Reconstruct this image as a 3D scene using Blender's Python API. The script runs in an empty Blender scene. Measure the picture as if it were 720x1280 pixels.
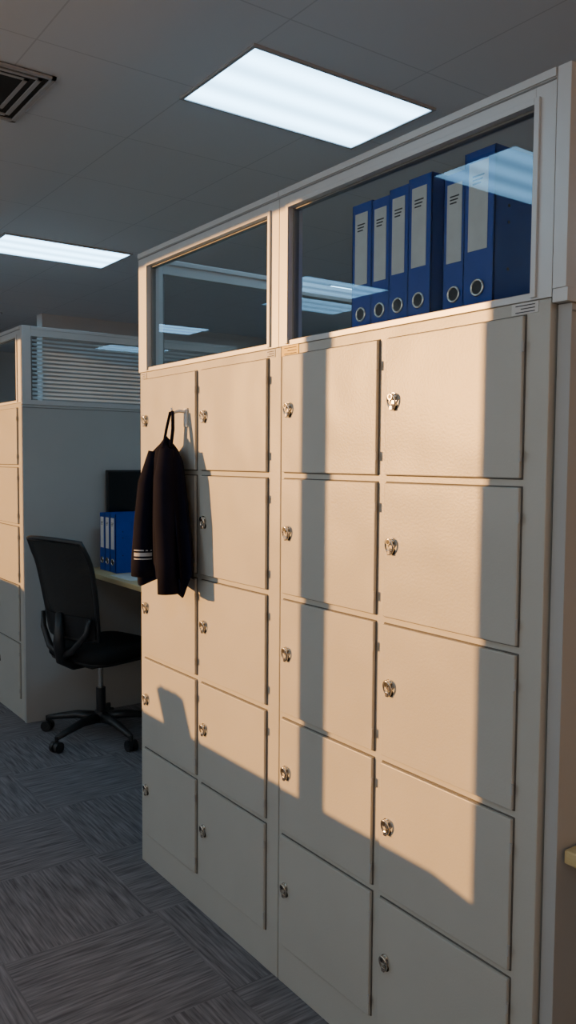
import bpy, math, random
from math import *
from mathutils import Vector, Matrix
random.seed(4)
# ---------------------------------------------------------------- materials
def newmat(name):
    m=bpy.data.materials.new(name); m.use_nodes=True
    nt=m.node_tree; b=nt.nodes['Principled BSDF']; return m,nt,b
def mat(name,col,rough=.5,metal=0,bump=0,bscale=200,var=0,vscale=3,spec=.5,coat=0,wave=0):
    m,nt,b=newmat(name); N=nt.nodes; L=nt.links
    b.inputs['Base Color'].default_value=(*col,1); b.inputs['Roughness'].default_value=rough
    b.inputs['Metallic'].default_value=metal; b.inputs['Specular IOR Level'].default_value=spec
    tc=N.new('ShaderNodeTexCoord')
    if bump:
        n=N.new('ShaderNodeTexNoise'); n.inputs['Scale'].default_value=bscale; n.inputs['Detail'].default_value=3
        bp=N.new('ShaderNodeBump'); bp.inputs['Strength'].default_value=bump; bp.inputs['Distance'].default_value=.001
        L.new(tc.outputs['Object'],n.inputs['Vector']); L.new(n.outputs['Fac'],bp.inputs['Height']); L.new(bp.outputs['Normal'],b.inputs['Normal'])
        if wave:
            n2=N.new('ShaderNodeTexNoise'); n2.inputs['Scale'].default_value=5; n2.inputs['Detail'].default_value=1
            b2=N.new('ShaderNodeBump'); b2.inputs['Strength'].default_value=1; b2.inputs['Distance'].default_value=wave
            L.new(tc.outputs['Object'],n2.inputs['Vector']); L.new(n2.outputs['Fac'],b2.inputs['Height']); L.new(b2.outputs['Normal'],bp.inputs['Normal'])
    if var:
        n=N.new('ShaderNodeTexNoise'); n.inputs['Scale'].default_value=vscale; n.inputs['Detail'].default_value=4
        r=N.new('ShaderNodeValToRGB')
        r.color_ramp.elements[0].position=.3; r.color_ramp.elements[1].position=.7
        r.color_ramp.elements[0].color=(*[c*(1-var) for c in col],1); r.color_ramp.elements[1].color=(*[min(1,c*(1+var)) for c in col],1)
        L.new(tc.outputs['Object'],n.inputs['Vector']); L.new(n.outputs['Fac'],r.inputs['Fac']); L.new(r.outputs['Color'],b.inputs['Base Color'])
    return m
M_lock=mat('locker_paint',(.49,.48,.43),.36,0,.35,170,.03,4,wave=.006)
M_lockedge=mat('locker_gap',(.10,.095,.085),.7)
M_panel=mat('panel_laminate',(.42,.42,.405),.55,0,.1,300,.03,3)
M_alu=mat('aluminium_frame',(.60,.60,.59),.38,.25,.05,100,.02,5)
M_aludk=mat('frame_groove',(.22,.22,.21),.5,.3)
M_chrome=mat('chrome',(.70,.67,.61),.2,1,0,0)
M_chromedk=mat('lock_dark',(.03,.03,.03),.35,.4)
M_white=mat('white_plastic',(.78,.78,.76),.4)
M_paper=mat('label_paper',(.66,.66,.64),.7,0,0,0,.04,30)
M_ink=mat('ink',(.03,.03,.035),.7)
M_yellow=mat('yellow_sticker',(.72,.47,.02),.4)
M_blue=mat('binder_blue',(.008,.055,.36),.45,0,.15,500,.06,20,spec=.35)
M_bluedk=mat('binder_blue_edge',(.008,.03,.13),.5)
M_coat=mat('coat_fabric',(.005,.0055,.016),.9,0,.5,700,.2,12,spec=.1)
M_coatl=mat('coat_logo',(.55,.55,.56),.7)
M_black=mat('black_plastic',(.016,.016,.017),.42,0,.1,300)
M_cloth=mat('chair_cloth',(.012,.012,.013),.9,0,.5,500,spec=.2)
M_screen=mat('monitor_screen',(.008,.009,.011),.15)
M_wall=mat('wall_paint',(.50,.50,.50),.8,0,.1,120,.03,2)
M_white2=mat('window_frame_paint',(.5,.5,.5),.5)
M_vent=mat('vent_metal',(.40,.40,.41),.5,.1)
M_dark=mat('vent_dark',(.02,.02,.02),.9)
M_blind=mat('blind_slat',(.66,.68,.68),.5)
M_sunblock=mat('sun_blocker_cloth',(.45,.44,.42),.9,0,.3,400)  # used only for the added sun blocker at the window head
def mesh_mat():
    m,nt,b=newmat('chair_mesh'); N=nt.nodes;L=nt.links
    b.inputs['Base Color'].default_value=(.02,.019,.018,1); b.inputs['Roughness'].default_value=.8
    tc=N.new('ShaderNodeTexCoord'); w=N.new('ShaderNodeTexWave'); w.bands_direction='Z'; w.inputs['Scale'].default_value=60
    L.new(tc.outputs['Object'],w.inputs['Vector'])
    mp=N.new('ShaderNodeMapRange'); mp.inputs['To Min'].default_value=.66; mp.inputs['To Max'].default_value=1
    L.new(w.outputs['Fac'],mp.inputs['Value']); L.new(mp.outputs['Result'],b.inputs['Alpha'])
    return m
M_mesh=mesh_mat()
def wood():
    m,nt,b=newmat('desk_wood'); N=nt.nodes;L=nt.links
    tc=N.new('ShaderNodeTexCoord'); mp=N.new('ShaderNodeMapping'); mp.inputs['Scale'].default_value=(30,2,30)
    n=N.new('ShaderNodeTexNoise'); n.inputs['Scale'].default_value=2; n.inputs['Detail'].default_value=6
    r=N.new('ShaderNodeValToRGB'); r.color_ramp.elements[0].color=(.54,.41,.18,1); r.color_ramp.elements[1].color=(.72,.57,.30,1)
    L.new(tc.outputs['Object'],mp.inputs['Vector']);L.new(mp.outputs[0],n.inputs['Vector']);L.new(n.outputs['Fac'],r.inputs['Fac']);L.new(r.outputs[0],b.inputs['Base Color'])
    b.inputs['Roughness'].default_value=.4
    return m
M_wood=wood()
def glass(name,tint,f0=.08,gcol=(1,1,1)):
    m=bpy.data.materials.new(name); m.use_nodes=True; nt=m.node_tree; nt.nodes.clear(); N=nt.nodes;L=nt.links
    o=N.new('ShaderNodeOutputMaterial'); t=N.new('ShaderNodeBsdfTransparent'); g=N.new('ShaderNodeBsdfGlossy'); mx=N.new('ShaderNodeMixShader')
    t.inputs[0].default_value=(*tint,1); g.inputs['Roughness'].default_value=.01; g.inputs['Color'].default_value=(*gcol,1)
    ge=N.new('ShaderNodeNewGeometry'); dt=N.new('ShaderNodeVectorMath'); dt.operation='DOT_PRODUCT'
    L.new(ge.outputs['Incoming'],dt.inputs[0]);L.new(ge.outputs['Normal'],dt.inputs[1])
    def mth(op,a,bv=None,c=None):
        n=N.new('ShaderNodeMath'); n.operation=op
        for i,v in enumerate((a,bv,c)):
            if v is None: continue
            if isinstance(v,(int,float)): n.inputs[i].default_value=v
            else: L.new(v,n.inputs[i])
        return n.outputs[0]
    ab=mth('ABSOLUTE',dt.outputs['Value']); om=mth('SUBTRACT',1.0,ab); p5=mth('POWER',om,5.0)
    fr=mth('MULTIPLY_ADD',p5,1-f0,f0); fr=mth('MINIMUM',fr,1.0)
    L.new(fr,mx.inputs[0]);L.new(t.outputs[0],mx.inputs[1]);L.new(g.outputs[0],mx.inputs[2]);L.new(mx.outputs[0],o.inputs[0])
    return m
M_glass=glass('partition_glass',(.86,.91,.92),.065,(.72,.88,1))
M_wglass=glass('window_glass',(.97,.97,.97),.08)
PANEL=9.0
def emis():
    m=bpy.data.materials.new('light_diffuser'); m.use_nodes=True; nt=m.node_tree; nt.nodes.clear(); N=nt.nodes;L=nt.links
    o=N.new('ShaderNodeOutputMaterial'); e=N.new('ShaderNodeEmission')
    tc=N.new('ShaderNodeTexCoord'); s=N.new('ShaderNodeSeparateXYZ'); 
    mm=N.new('ShaderNodeMath'); mm.operation='MULTIPLY'; mm.inputs[1].default_value=2*pi/.165
    c=N.new('ShaderNodeMath'); c.operation='COSINE'
    r=N.new('ShaderNodeMapRange'); r.inputs['From Min'].default_value=-1; r.inputs['From Max'].default_value=1; r.inputs['To Min'].default_value=PANEL*.66; r.inputs['To Max'].default_value=PANEL*1.15
    L.new(tc.outputs['Object'],s.inputs[0]);L.new(s.outputs['Y'],mm.inputs[0]);L.new(mm.outputs[0],c.inputs[0]);L.new(c.outputs[0],r.inputs['Value']);L.new(r.outputs['Result'],e.inputs['Strength'])
    e.inputs['Color'].default_value=(.36,.70,1,1)
    L.new(e.outputs[0],o.inputs[0]); return m
M_emis=emis()
def carpet():
    m,nt,b=newmat('carpet_tiles'); N=nt.nodes;L=nt.links
    tc=N.new('ShaderNodeTexCoord')
    def stripes(sc):
        mp=N.new('ShaderNodeMapping'); mp.inputs['Scale'].default_value=sc
        n=N.new('ShaderNodeTexNoise'); n.inputs['Scale'].default_value=1; n.inputs['Detail'].default_value=2; n.inputs['Roughness'].default_value=.6
        L.new(tc.outputs['Object'],mp.inputs['Vector']);L.new(mp.outputs[0],n.inputs['Vector']); return n.outputs['Fac']
    a=stripes((110,6,1)); c=stripes((6,110,1))
    ch=N.new('ShaderNodeTexChecker'); ch.inputs['Scale'].default_value=2.0; ch.inputs['Color1'].default_value=(0,0,0,1); ch.inputs['Color2'].default_value=(1,1,1,1)
    mpc=N.new('ShaderNodeMapping'); mpc.inputs['Location'].default_value=(.13,.07,.1)
    L.new(tc.outputs['Object'],mpc.inputs['Vector']);L.new(mpc.outputs[0],ch.inputs['Vector'])
    mx=N.new('ShaderNodeMix'); mx.data_type='FLOAT'
    L.new(ch.outputs['Fac'],mx.inputs['Factor']);L.new(a,mx.inputs['A']);L.new(c,mx.inputs['B'])
    r=N.new('ShaderNodeValToRGB'); r.color_ramp.elements[0].position=.32; r.color_ramp.elements[1].position=.70
    r.color_ramp.elements[0].color=(.105,.103,.112,1); r.color_ramp.elements[1].color=(.255,.25,.265,1)
    L.new(mx.outputs['Result'],r.inputs['Fac']);L.new(r.outputs[0],b.inputs['Base Color'])
    bp=N.new('ShaderNodeBump'); bp.inputs['Strength'].default_value=.3; bp.inputs['Distance'].default_value=.002
    L.new(mx.outputs['Result'],bp.inputs['Height']);L.new(bp.outputs[0],b.inputs['Normal'])
    b.inputs['Roughness'].default_value=.95; b.inputs['Specular IOR Level'].default_value=.15
    return m
M_carpet=carpet()
def ceilm():
    m,nt,b=newmat('ceiling_tiles'); N=nt.nodes;L=nt.links
    tc=N.new('ShaderNodeTexCoord'); mp=N.new('ShaderNodeMapping'); mp.inputs['Location'].default_value=(-.22,.03,0)
    br=N.new('ShaderNodeTexBrick'); br.offset=0; br.inputs['Scale'].default_value=1
    br.inputs['Brick Width'].default_value=.6; br.inputs['Row Height'].default_value=.6; br.inputs['Mortar Size'].default_value=.003
    br.inputs['Color1'].default_value=(.70,.71,.73,1); br.inputs['Color2'].default_value=(.69,.70,.72,1); br.inputs['Mortar'].default_value=(.55,.56,.58,1)
    L.new(tc.outputs['Object'],mp.inputs[0]);L.new(mp.outputs[0],br.inputs['Vector']);L.new(br.outputs['Color'],b.inputs['Base Color'])
    n=N.new('ShaderNodeTexNoise'); n.inputs['Scale'].default_value=150; bp=N.new('ShaderNodeBump'); bp.inputs['Strength'].default_value=.2; bp.inputs['Distance'].default_value=.001
    L.new(tc.outputs['Object'],n.inputs['Vector']);L.new(n.outputs['Fac'],bp.inputs['Height']);L.new(bp.outputs[0],b.inputs['Normal'])
    b.inputs['Roughness'].default_value=.9; return m
M_ceil=ceilm()
# ---------------------------------------------------------------- builder
class B:
    def __init__(s): s.v=[];s.f=[];s.m=[];s.sm=[];s.mats=[]
    def mi(s,m):
        if m not in s.mats: s.mats.append(m)
        return s.mats.index(m)
    def add(s,vs,fs,m,sm=False,T=None):
        o=len(s.v); s.v+= [tuple(T@Vector(v)) if T else tuple(v) for v in vs]; k=s.mi(m)
        for f in fs: s.f.append([i+o for i in f]); s.m.append(k); s.sm.append(sm)
    def box(s,x0,x1,y0,y1,z0,z1,m,T=None):
        vs=[(x,y,z) for x in(x0,x1) for y in(y0,y1) for z in(z0,z1)]
        s.add(vs,[(0,1,3,2),(4,6,7,5),(0,4,5,1),(2,3,7,6),(0,2,6,4),(1,5,7,3)],m,False,T)
    def quad(s,vs,m): s.add(vs,[(0,1,2,3)],m)
    def cyl(s,p,q,r,m,r2=None,n=16,T=None,sm=True):
        p=Vector(p);q=Vector(q); r2=r if r2 is None else r2; d=(q-p).normalized()
        a=d.orthogonal().normalized(); b=d.cross(a); vs=[];fs=[]
        for c,rr in((p,r),(q,r2)):
            for i in range(n): t=2*pi*i/n; vs.append(c+a*cos(t)*rr+b*sin(t)*rr)
        s.add(vs,[(i,(i+1)%n,n+(i+1)%n,n+i) for i in range(n)],m,sm,T)
        s.add(vs,[tuple(range(n))[::-1],tuple(range(n,2*n))],m,False,T)
    def tube(s,pts,r,m,n=10,closed=False,T=None,flat=1.0):
        pts=[Vector(p) for p in pts]; k=len(pts); vs=[];fs=[]; up=None
        for i,p in enumerate(pts):
            if closed: d=(pts[(i+1)%k]-pts[i-1]).normalized()
            else: d=(pts[min(i+1,k-1)]-pts[max(i-1,0)]).normalized()
            if up is None: a=d.orthogonal().normalized()
            else: a=(up-d*up.dot(d)).normalized()
            up=a; b=d.cross(a); rr=r[i] if isinstance(r,(list,tuple)) else r
            for j in range(n): t=2*pi*j/n; vs.append(p+a*cos(t)*rr+b*sin(t)*rr*flat)
        for i in range(k if closed else k-1):
            for j in range(n):
                a0=i*n+j;a1=i*n+(j+1)%n;b0=((i+1)%k)*n+j;b1=((i+1)%k)*n+(j+1)%n
                fs.append((a0,a1,b1,b0))
        if not closed: fs.append(tuple(range(n))[::-1]); fs.append(tuple(range((k-1)*n,k*n)))
        s.add(vs,fs,m,True,T)
    def grid(s,fn,nu,nv,m,T=None,sm=True,wrapu=False):
        vs=[fn(i/nu,j/nv) for j in range(nv+1) for i in range(nu+(0 if wrapu else 1))]
        w=nu if wrapu else nu+1; fs=[]
        for j in range(nv):
            for i in range(nu):
                fs.append((j*w+i,j*w+(i+1)%w,(j+1)*w+(i+1)%w,(j+1)*w+i))
        s.add(vs,fs,m,sm,T)
    def rbox(s,cx,cy,cz,sx,sy,sz,m,e=4,n=20,T=None):
        def fn(u,v):
            th=u*2*pi; ph=(v-.5)*pi
            def p(a,k): return math.copysign(abs(a)**k,a)
            k=2/e
            return (cx+sx*p(cos(ph),k)*p(cos(th),k),cy+sy*p(cos(ph),k)*p(sin(th),k),cz+sz*p(sin(ph),k*1.3))
        s.grid(fn,n*2,n,m,T,True,True)
    def make(s,name,bev=0,loc=(0,0,0),rotz=0):
        me=bpy.data.meshes.new(name); 
        me.from_pydata(s.v,[],s.f); 
        for m in s.mats: me.materials.append(m)
        me.polygons.foreach_set('material_index',s.m); me.polygons.foreach_set('use_smooth',s.sm); me.update(); me.validate()
        o=bpy.data.objects.new(name,me); bpy.context.collection.objects.link(o)
        o.location=loc; o.rotation_euler=(0,0,rotz)
        if bev:
            b=o.modifiers.new('b','BEVEL'); b.width=bev; b.segments=2; b.limit_method='ANGLE'; b.angle_limit=radians(50)
        return o
HC=2.9
# ---------------------------------------------------------------- room shell
XW=-4.2; X1=5.0; Y0=-3.6; Y1=10.0
b=B(); b.box(XW-.1,X1+.1,Y0-.1,Y1+.1,-.1,0,M_carpet); b.make('floor')
b=B(); b.box(XW-.1,X1+.1,Y0-.1,Y1+.1,HC,HC+.1,M_ceil); b.make('ceiling')
b=B(); b.box(X1,X1+.1,Y0-.1,Y1+.1,0,HC,M_wall); b.make('wall_right')
b=B(); b.box(XW,X1,Y1,Y1+.1,0,HC,M_wall); b.make('wall_far')
b=B(); b.box(XW,X1,Y0-.1,Y0,0,HC,M_wall); b.make('wall_near')
b=B(); b.box(1.42,X1,6.85,7.0,0,HC,M_wall); b.make('wall_back_office')
HEAD=2.8
wins=[(-3.2,-.6,1.133,[-1.9]),(-.3,2.9,1.133,[1.3]),(3.681,5.46,1.133,[4.297]),(7.36,9.6,1.36,[8.5])]  # first two windows added to let in more skylight
b=B(); y=Y0-.1
for (a,c,sl,ml) in wins:
    b.box(XW-.1,XW,y,a,0,HC,M_wall); b.box(XW-.1,XW,a,c,0,sl,M_wall); b.box(XW-.1,XW,a,c,HEAD,HC,M_wall); y=c
b.box(XW-.1,XW,y,Y1+.1,0,HC,M_wall); b.make('wall_window_side')
for i,(a,c,sl,ml) in enumerate(wins):
    w=B()
    for q in ml: w.box(XW-.1,XW,q-.017,q+.017,sl,HEAD,M_white2)
    w.quad([(XW-.06,a,sl),(XW-.06,c,sl),(XW-.06,c,HEAD),(XW-.06,a,HEAD)],M_wglass)
    w.make('window_%d'%(i+1))
    w=B(); w.box(XW,XW+.2,a-.05,c+.05,sl-.04,sl-.001,M_white2); w.make('trim_%d'%(i+1))
w=B(); w.box(XW+.02,XW+.023,3.64,4.30,2.455,2.83,M_sunblock); w.cyl((XW+.03,3.64,2.84),(XW+.03,4.30,2.84),.022,M_white2); w.box(XW+.012,XW+.031,3.64,4.30,2.435,2.455,M_white2); w.make('sun_blocker')  # unseen blocker, added at the window head to keep sun off the binders
for nm,(a,c,d,e) in {'baseboard_far':(XW,X1,Y1-.012,Y1),'baseboard_window_side':(XW,XW+.012,Y0,Y1)}.items():
    w=B(); w.box(a,c,d,e,0,.08,M_white2); w.make(nm)
b=B()
for i in range(3):
    y=4.85+i*.048
    T=Matrix.Translation((XW+.1,y,1.134))@Matrix.Rotation(radians(-26),4,'X')
    b.box(-.03,.05,0,.042,0.0,.15,[M_blue,M_panel,M_bluedk][i],T)
b.make('shadow_slabs',.001)  # unseen slabs, added on the sill to cast the notch shadow on the lockers
# ---------------------------------------------------------------- ceiling lights
def light(x,y,lx=.83,ly=.49):
    b=B(); 
    b.box(-lx/2,lx/2,-ly/2,ly/2,-.006,-.002,M_emis)
    for a in [(-lx/2-.012,-lx/2,-ly/2-.012,ly/2+.012),(lx/2,lx/2+.012,-ly/2-.012,ly/2+.012),(-lx/2,lx/2,-ly/2-.012,-ly/2),(-lx/2,lx/2,ly/2,ly/2+.012)]:
        b.box(*a,-.01,0,M_vent)
    b.make('ceiling_light_panel',0,(x,y,HC))
for p in [(.636,1.617),(.685,4.46),(-1.98,1.66),(-2.8,4.25),(-2.7,6.9),(.68,7.3),(-1.98,-1.3),(3.2,1.6),(3.2,4.4),(3.2,-1.3)]:
    light(*p)
b=B(); cx,cy=-.47,2.23; h=.24
for k in range(6):
    r=h-k*.038; z0=HC-.012+k*.0035
    for a in [(-r,-r+.016,-r,r),(r-.016,r,-r,r),(-r,r,-r,-r+.016),(-r,r,r-.016,r)]:
        b.box(cx+a[0],cx+a[1],cy+a[2],cy+a[3],z0-HC,min(z0+.01,HC-.002)-HC,M_vent)
b.box(cx-h,cx+h,cy-h,cy+h,-.0035,-.0015,M_dark)
b.make('air_vent',0,(0,0,HC))
# ---------------------------------------------------------------- lockers
HT=1.8363
def locker(x,y0,name='locker_cabinet',depth=.42,stick=None):
    b=B()
    b.box(x+.004,x+depth,y0+.002,y0+.898,0.0,HT-.0003,M_lock)
    cols=[(.060,.458),(.490,.880)] if stick!='far' else [(.062,.443),(.475,.865)]
    for (a,c) in cols:
        for r in range(5):
            z1=1.8082-r*.3411; z0=z1-.3222
            b.box(x+.0015,x+.006,y0+a-.003,y0+c+.003,z0-.003,z1+.003,M_lockedge)
            b.box(x-.006,x+.004,y0+a,y0+c,z0,z1,M_lock)
            for zz in (z0+.045,z1-.06):
                b.cyl((x-.006,y0+a-.002,zz-.011),(x-.006,y0+a-.002,zz+.011),.0032,M_panel,n=10)
            ly=y0+c-.030; lz=z1-.142
            b.cyl((x-.006,ly,lz),(x-.0095,ly,lz),.0132,M_chrome,n=24)
            b.cyl((x-.0095,ly,lz+.003),(x-.020,ly,lz+.003),.0082,M_chrome,r2=.0074,n=20)
            b.cyl((x-.0201,ly,lz+.003),(x-.0205,ly,lz+.003),.0052,M_chromedk,n=16)
            pts=[(x-.0145-.0035*cos(t),ly+.0125*sin(t),lz-.008+.0175*cos(t)) for t in [2*pi*i/20 for i in range(20)]]
            b.tube(pts,.0024,M_chrome,8,True)
            b.box(x-.017,x-.006,ly-.0055,ly+.0055,lz-.029,lz-.016,M_chrome)
            b.cyl((x-.006,ly-.004,lz-.020),(x-.0082,ly-.004,lz-.020),.0085,M_chromedk,n=14)
    o=b.make(name,.0022); return o
locker(0,0); locker(0,.9,stick='far')
locker(.18,3.70); locker(.18,4.6,stick='far')
def sticker(y0,y1,z0,z1,m,x=.004):
    b=B(); b.box(x-.0016,x-.0002,y0,y1,z0,z1,m)
    n=3
    for i in range(n):
        zz=z0+(z1-z0)*(i+.6)/(n+.4); b.box(x-.002,x-.0008,y0+(y1-y0)*.12,y0+(y1-y0)*(.85-.2*(i%2)),zz-.0009,zz+.0009,M_ink)
    b.make('label_sticker')
sticker(.818,.897,1.809,1.8358,M_yellow); sticker(.93,.975,1.8115,1.833,M_paper); sticker(.03,.095,1.8125,1.8345,M_paper); sticker(1.745,1.79,1.8125,1.832,M_paper)
# ---------------------------------------------------------------- glazed frames
def frame_x(name,x,y0,y1,z0,z1,pw0,pw1,rt=.055,rb=.014,th=.045):
    b=B()
    b.box(x,x+th,y0,y0+pw0,z0,z1,M_alu); b.box(x,x+th,y1-pw1,y1,z0,z1,M_alu)
    b.box(x,x+th,y0+pw0,y1-pw1,z1-rt,z1,M_alu); b.box(x,x+th,y0+pw0,y1-pw1,z0,z0+rb,M_alu)
    a=y0+pw0;c=y1-pw1;zt=z1-rt;zb=z0+rb
    b.box(x-.004,x,y0,y1,z1-.016,z1,M_alu)
    b.box(x-.0015,x,y0,y1,z1-.022,z1-.018,M_aludk)
    for (p,q,r,s_) in [(a-.012,a,zb-.01,zt+.012),(c,c+.012,zb-.01,zt+.012),(a,c,zt,zt+.012)]:
        b.box(x-.006,x,p,q,r,s_,M_alu)
    b.box(x+.012,x+.03,a,a+.005,zb,zt,M_aludk); b.box(x+.012,x+.03,c-.005,c,zb,zt,M_aludk); b.box(x+.012,x+.03,a,c,zt-.005,zt,M_aludk); b.box(x+.012,x+.03,a,c,zb,zb+.004,M_aludk)
    b.quad([(x+.02,a,zb),(x+.02,a,zt),(x+.02,c,zt),(x+.02,c,zb)],M_glass)
    return b.make(name,.0015)
FT=2.264
frame_x('glazed_screen',.0,.910,1.802,HT,FT,.050,.075)
frame_x('glazed_screen',.0,-.002,.908,HT,FT,.047,.047)
frame_x('glazed_screen',.18,3.698,5.4,HT,FT,.06,.06)
def part_y(name,y,x0,x1,blind=False,panel0=None):
    b=B(); th=.031; p0=panel0 if panel0 is not None else x0
    b.box(p0,x1,y,y+th,0.0,HT-.013,M_panel)
    b.box(p0+.001,x1,y-.002,y,HT-.03,HT-.026,M_aludk)
    b.box(x0,x1,y-.004,y+th-.001,HT-.012,HT+.014,M_alu)
    b.box(x0+.0505,x1-.0505,y,y+th,FT-.055,FT,M_alu); b.box(x0,x0+.05,y,y+th,HT+.0145,FT+.001,M_alu); b.box(x1-.05,x1,y,y+th,HT+.0145,FT+.001,M_alu)
    b.box(x0+.0505,x1-.0505,y-.004,y-.0005,FT-.018,FT-.001,M_alu)
    b.box(x0+.0505,x0+.058,y+.004,y+.028,HT+.015,FT-.056,M_aludk)
    b.quad([(x0+.05,y+.007,HT+.01),(x1-.05,y+.007,HT+.01),(x1-.05,y+.007,FT-.05),(x0+.05,y+.007,FT-.05)],M_glass)
    o=b.make(name,.0012)
    if blind:
        c=B(); n=15
        for i in range(n):
            z=HT+.03+i*(FT-.075-HT-.03)/(n-1)
            T=Matrix.Translation((0,y+.020,z))@Matrix.Rotation(radians(48),4,'X')
            c.box(x0+.062,x1-.06,-.009,.009,-.0006,.0006,M_blind,T)
        c.make('venetian_blind')
part_y('divider_panel',3.664,.18,1.6,True)
part_y('divider_panel',-.034,.0,1.6,panel0=.02)
part_y('divider_panel',1.804,.05,1.6)
b=B(); b.box(1.61,1.65,-1.8,5.5,0,1.35,M_panel); b.box(1.605,1.655,-1.8,5.5,1.35,1.375,M_alu); b.make('spine_partition',.002)
# ---------------------------------------------------------------- binders
def lever_binder(b,x,y0,y1,z,h=.345,d=.285,lab=True):
    t=.004
    b.box(x,x+d,y0,y0+t,z,z+h,M_blue); b.box(x,x+d,y1-t,y1,z,z+h,M_blue)
    b.box(x,x+t,y0,y1,z,z+h,M_blue)
    b.box(x+.02,x+d-.012,y0+t+.002,y0+(y1-y0)*.7,z+.012,z+h-.02,M_paper)
    w=y1-y0
    if lab:
        b.box(x-.0012,x,y1-w*.78,y1-w*.16,z+h*.40,z+h*.93,M_paper)
        for k in range(3):
            b.box(x-.0018,x,y1-w*(.66-.05*k),y1-w*.28,z+h*(.84-.022*k),z+h*(.85-.022*k),M_ink)
        yc=(y0+y1)/2
        pts=[(x-.0015,yc+.0165*cos(a),z+.062+.0165*sin(a)) for a in [2*pi*i/24 for i in range(24)]]
        b.tube(pts,.0032,M_chrome,8,True)
        b.cyl((x,yc,z+.062),(x-.0015,yc,z+.062),.0145,M_ink,n=20)
        b.box(x-.002,x+d*.02,y0,y1,z,z+.004,M_chrome)
    for zz in (.10,.20,.235): b.cyl((x+.045,y0,z+zz),(x+.045,y0-.0012,z+zz),.0035,M_chromedk,n=10)
b=B(); E=[.683,.602,.527,.453,.353,.277,.188]; 
for i in range(6):
    xo=[.075,.07,.062,.055,.07,.055][i]; w=min(.078,E[i]-E[i+1]-.003)
    if i==5: w=.088
    lever_binder(b,xo,E[i]-w,E[i],HT,.345+[0,-.006,.0,0.004,-.012,.012][i])
b.make('lever_arch_binders',.0012)
# ---------------------------------------------------------------- coat on hook
b=B()
hy,hz=1.455,1.678
b.box(-.011,-.0065,hy-.035,hy-.012,hz-.05,hz+.012,M_white)
b.tube([(-.01,hy-.022,hz),(-.028,hy-.015,hz+.002),(-.044,hy,hz-.004),(-.050,hy+.002,hz+.012)],.0055,M_white,10)
b.make('coat_hook',.001)
b=B()
XC=-.062
prof=[(0,.055,.022),(.04,.080,.032),(.10,.092,.038),(.3,.108,.042),(.6,.140,.044),(.85,.165,.046),(1,.172,.047)]
def pr(v):
    for (a,b1,c1),(d,b2,c2) in zip(prof,prof[1:]):
        if v<=d: t=(v-a)/(d-a); return b1+(b2-b1)*t,c1+(c2-c1)*t
    return prof[-1][1:]
def coatf(u,v):
    th=2*pi*u; wy,dx=pr(v); k=.25+.75*v
    fold=1+ .38*k*sin(7*th+1.3+1.5*v)+.16*k*sin(12*th+2.6*v)+.06*k*sin(19*th)
    y=1.468+.022*v+wy*cos(th)*(1+.12*k*sin(7*th+.6)); x=XC+dx*sin(th)*fold
    x=min(x,-.009)
    edge=.022*sin(3*th+.8)+.020*sin(7*th+.4)+.012*sin(11*th)
    zb=1.125+edge
    z=1.57+(zb-1.57)*v - .03*(cos(th)**2)*(1-v)**4
    return (x,y,z)
b.grid(coatf,140,40,M_coat,None,True,True)
b.grid(lambda u,v:((XC+(coatf(u,0)[0]-XC)*(1-v)),1.468+(coatf(u,0)[1]-1.468)*(1-v),coatf(u,0)[2]+.03*v),140,4,M_coat,None,True,True)
b.grid(lambda u,v:((XC+(coatf(u,1)[0]-XC)*(1-.9*v)),1.49+(coatf(u,1)[1]-1.49)*(1-.9*v),coatf(u,1)[2]+.03*v),140,4,M_coat,None,True,True)
b.tube([(-.062,1.49,1.56),(-.056,1.478,1.62),(-.050,1.462,1.676),(-.047,1.450,1.6775),(-.052,1.440,1.62),(-.062,1.435,1.56)],.0095,M_coat,8,flat=.45)
def sleeve(pts,rs): b.tube(pts,rs,M_coat,16)
sleeve([(-.08,1.515,1.545),(-.10,1.525,1.44),(-.105,1.54,1.30),(-.105,1.553,1.17),(-.103,1.553,1.125)],[.022,.034,.038,.042,.044])
sleeve([(-.085,1.42,1.55),(-.10,1.405,1.46),(-.105,1.39,1.32),(-.102,1.38,1.18),(-.10,1.375,1.085)],[.024,.034,.036,.036,.038])
b.make('hanging_jacket')
b=B()
for zz,hh in ((1.212,.004),(1.194,.012),(1.183,.004)):
    def lf(u,v):
        a=-1.08*pi+ .50*pi*u; r=.0425
        return (-.105+r*sin(a),1.551+r*cos(a),zz+v*hh)
    b.grid(lf,12,1,M_coatl)
b.make('jacket_logo')
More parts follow.
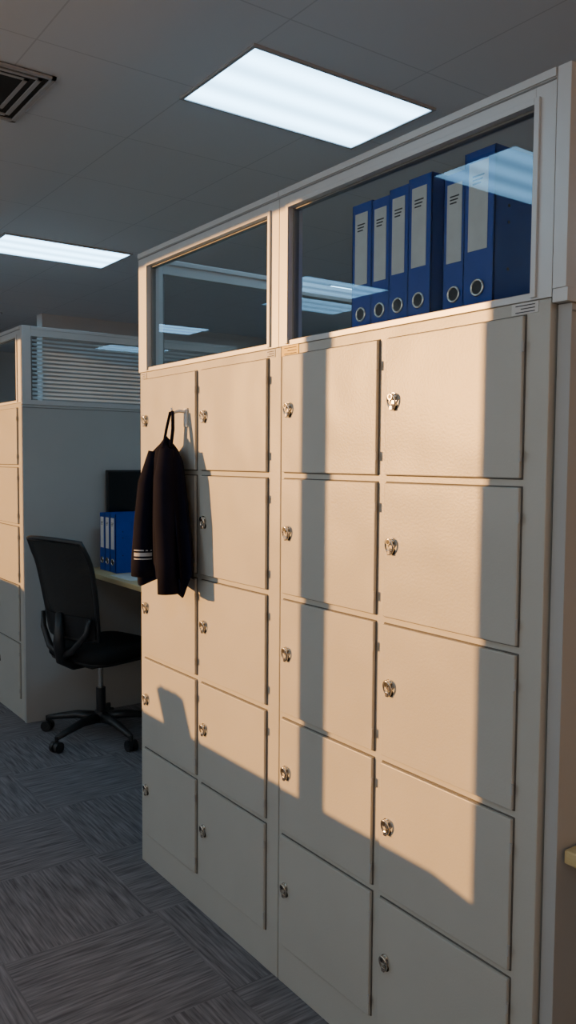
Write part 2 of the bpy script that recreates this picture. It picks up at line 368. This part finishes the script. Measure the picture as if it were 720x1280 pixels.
# ---------------------------------------------------------------- office chair (local: faces +x)
def chair(loc,rot):
    b=B()
    for i in range(5):
        a=radians(72*i+188)-0; dx,dy=cos(a),sin(a)
        b.tube([(dx*.03,dy*.03,.105),(dx*.14,dy*.14,.108),(dx*.25,dy*.25,.09),(dx*.325,dy*.325,.075)],[.030,.024,.019,.014],M_black,10,flat=.8)
        px,py=dx*.325,dy*.325; nx,ny=-dy,dx
        b.cyl((px,py,.085),(px,py,.05),.010,M_black,n=10)
        for s in(-1,1): b.cyl((px+nx*.006*s,py+ny*.006*s,.029),(px+nx*.026*s,py+ny*.026*s,.029),.029,M_black,n=20)
        b.cyl((px-nx*.028,py-ny*.028,.036),(px+nx*.028,py+ny*.028,.036),.018,M_black,n=16)
    b.cyl((0,0,.08),(0,0,.14),.042,M_black,r2=.034,n=20)
    b.cyl((0,0,.13),(0,0,.27),.026,M_black,n=18); b.cyl((0,0,.27),(0,0,.42),.015,M_chrome,n=16)
    b.box(-.11,.10,-.07,.07,.40,.445,M_black)
    b.rbox(.03,0,.485,.245,.245,.045,M_cloth,5,16)
    b.rbox(.03,0,.452,.235,.235,.02,M_black,5,12)
    def bk(u,v,off=0):
        s=(u-.5)*2; w=.235-.035*(1-v)**2-.02*max(0,v-.85)*4
        x=-.215-.125*v**1.15+ .045*s*s -.02*sin(pi*min(1,v*1.3))+off+.035*sin(pi*v)
        return (x,s*w,.58+.53*v-.012*s*s*v)
    b.grid(lambda u,v:bk(u,v,.006),20,24,M_mesh); b.grid(lambda u,v:bk(u,v,-.006),20,24,M_mesh)
    ring=[bk(i/12,0) for i in range(12)]+[bk(1,j/14) for j in range(14)]+[bk(1-i/12,1) for i in range(12)]+[bk(0,1-j/14) for j in range(14)]
    b.tube(ring,.013,M_black,10,True)
    b.grid(lambda u,v:bk(u,.02+.22*v,-.02),14,6,M_black); b.grid(lambda u,v:bk(u,.02+.22*v,.004),14,6,M_black)
    b.tube([(-.05,0,.425),(-.18,0,.43),(-.255,0,.47),(-.27,0,.56),(-.265,0,.72)],[.028,.03,.03,.03,.018],M_black,12)
    for s in(-1,1):
        b.tube([(-.25,.02*s,.49),(-.255,.10*s,.53),(-.235,.185*s,.62),(-.225,.20*s,.70)],[.02,.018,.016,.012],M_black,10)
    b.make('office_chair',0,loc,rot)
chair((.45,3.23,0),radians(15))
# ---------------------------------------------------------------- desks and stuff
DZ=.875
b=B(); b.box(.49,1.58,1.84,3.655,DZ-.028,DZ,M_wood); b.box(.95,1.0,1.9,1.94,0,DZ-.028,M_panel); b.box(1.50,1.54,1.9,3.62,0,DZ-.028,M_panel); b.box(.9,1.5,3.6,3.64,0,DZ-.028,M_panel)
b.make('office_desk',.003)
b=B(); b.box(.035,.70,-1.7,-.040,.722,.75,M_wood); b.box(.60,.64,-1.6,-.1,0,.722,M_panel); b.box(.15,.6,-.10,-.06,0,.722,M_panel); b.box(.15,.6,-1.65,-1.61,0,.722,M_panel)
b.make('office_desk',.003)
b=B()
y=3.33
for i in range(3): lever_binder(b,.585,y,y+.07,DZ,.335,.28,True); y+=.073
b.make('desk_binders',.001)
b=B(); b.box(.66,1.24,3.615,3.635,DZ+.24,1.455,M_black); b.box(.67,1.23,3.613,3.616,DZ+.255,1.443,M_screen); b.cyl((.965,3.625,DZ+.008),(.965,3.625,DZ+.26),.018,M_black); b.box(.87,1.06,3.56,3.65,DZ,DZ+.01,M_black)
b.make('desktop_monitor',.002)
b=B(); b.box(.53,.72,3.02,3.28,DZ,DZ+.002,M_paper); b.make('paper_sheet')
# ---------------------------------------------------------------- light + world
S=bpy.data.lights.new('sun','SUN'); S.energy=9.5; S.color=(1,.48,.13); S.angle=radians(.2)
so=bpy.data.objects.new('sun',S); bpy.context.collection.objects.link(so)
d=Vector((cos(radians(6))*cos(radians(40)),-cos(radians(6))*sin(radians(40)),-sin(radians(6))))
so.rotation_euler=d.to_track_quat('-Z','Y').to_euler(); so.location=(-6,6,3)
W=bpy.data.worlds.new('World'); bpy.context.scene.world=W; W.use_nodes=True
W.node_tree.nodes['Background'].inputs[0].default_value=(1.0,.985,.94,1); W.node_tree.nodes['Background'].inputs[1].default_value=1.4
# ---------------------------------------------------------------- camera
psi,th,ro=.6246,.0615,.0071
F=Vector((sin(psi)*cos(th),cos(psi)*cos(th),-sin(th))); R=Vector((cos(psi),-sin(psi),0)); U=R.cross(F)
R2=R*cos(ro)+U*sin(ro); U2=U*cos(ro)-R*sin(ro)
cd=bpy.data.cameras.new('camera'); cd.sensor_fit='VERTICAL'; cd.sensor_height=24; cd.lens=24*1040.24/1280; cd.clip_start=.02
co=bpy.data.objects.new('camera',cd); bpy.context.collection.objects.link(co)
m=Matrix((( R2.x,U2.x,-F.x,-1.3561),(R2.y,U2.y,-F.y,-1.0228),(R2.z,U2.z,-F.z,1.5180),(0,0,0,1)))
co.matrix_world=m
sc=bpy.context.scene; sc.camera=co
sc.view_settings.view_transform='AgX'; sc.view_settings.look='None'
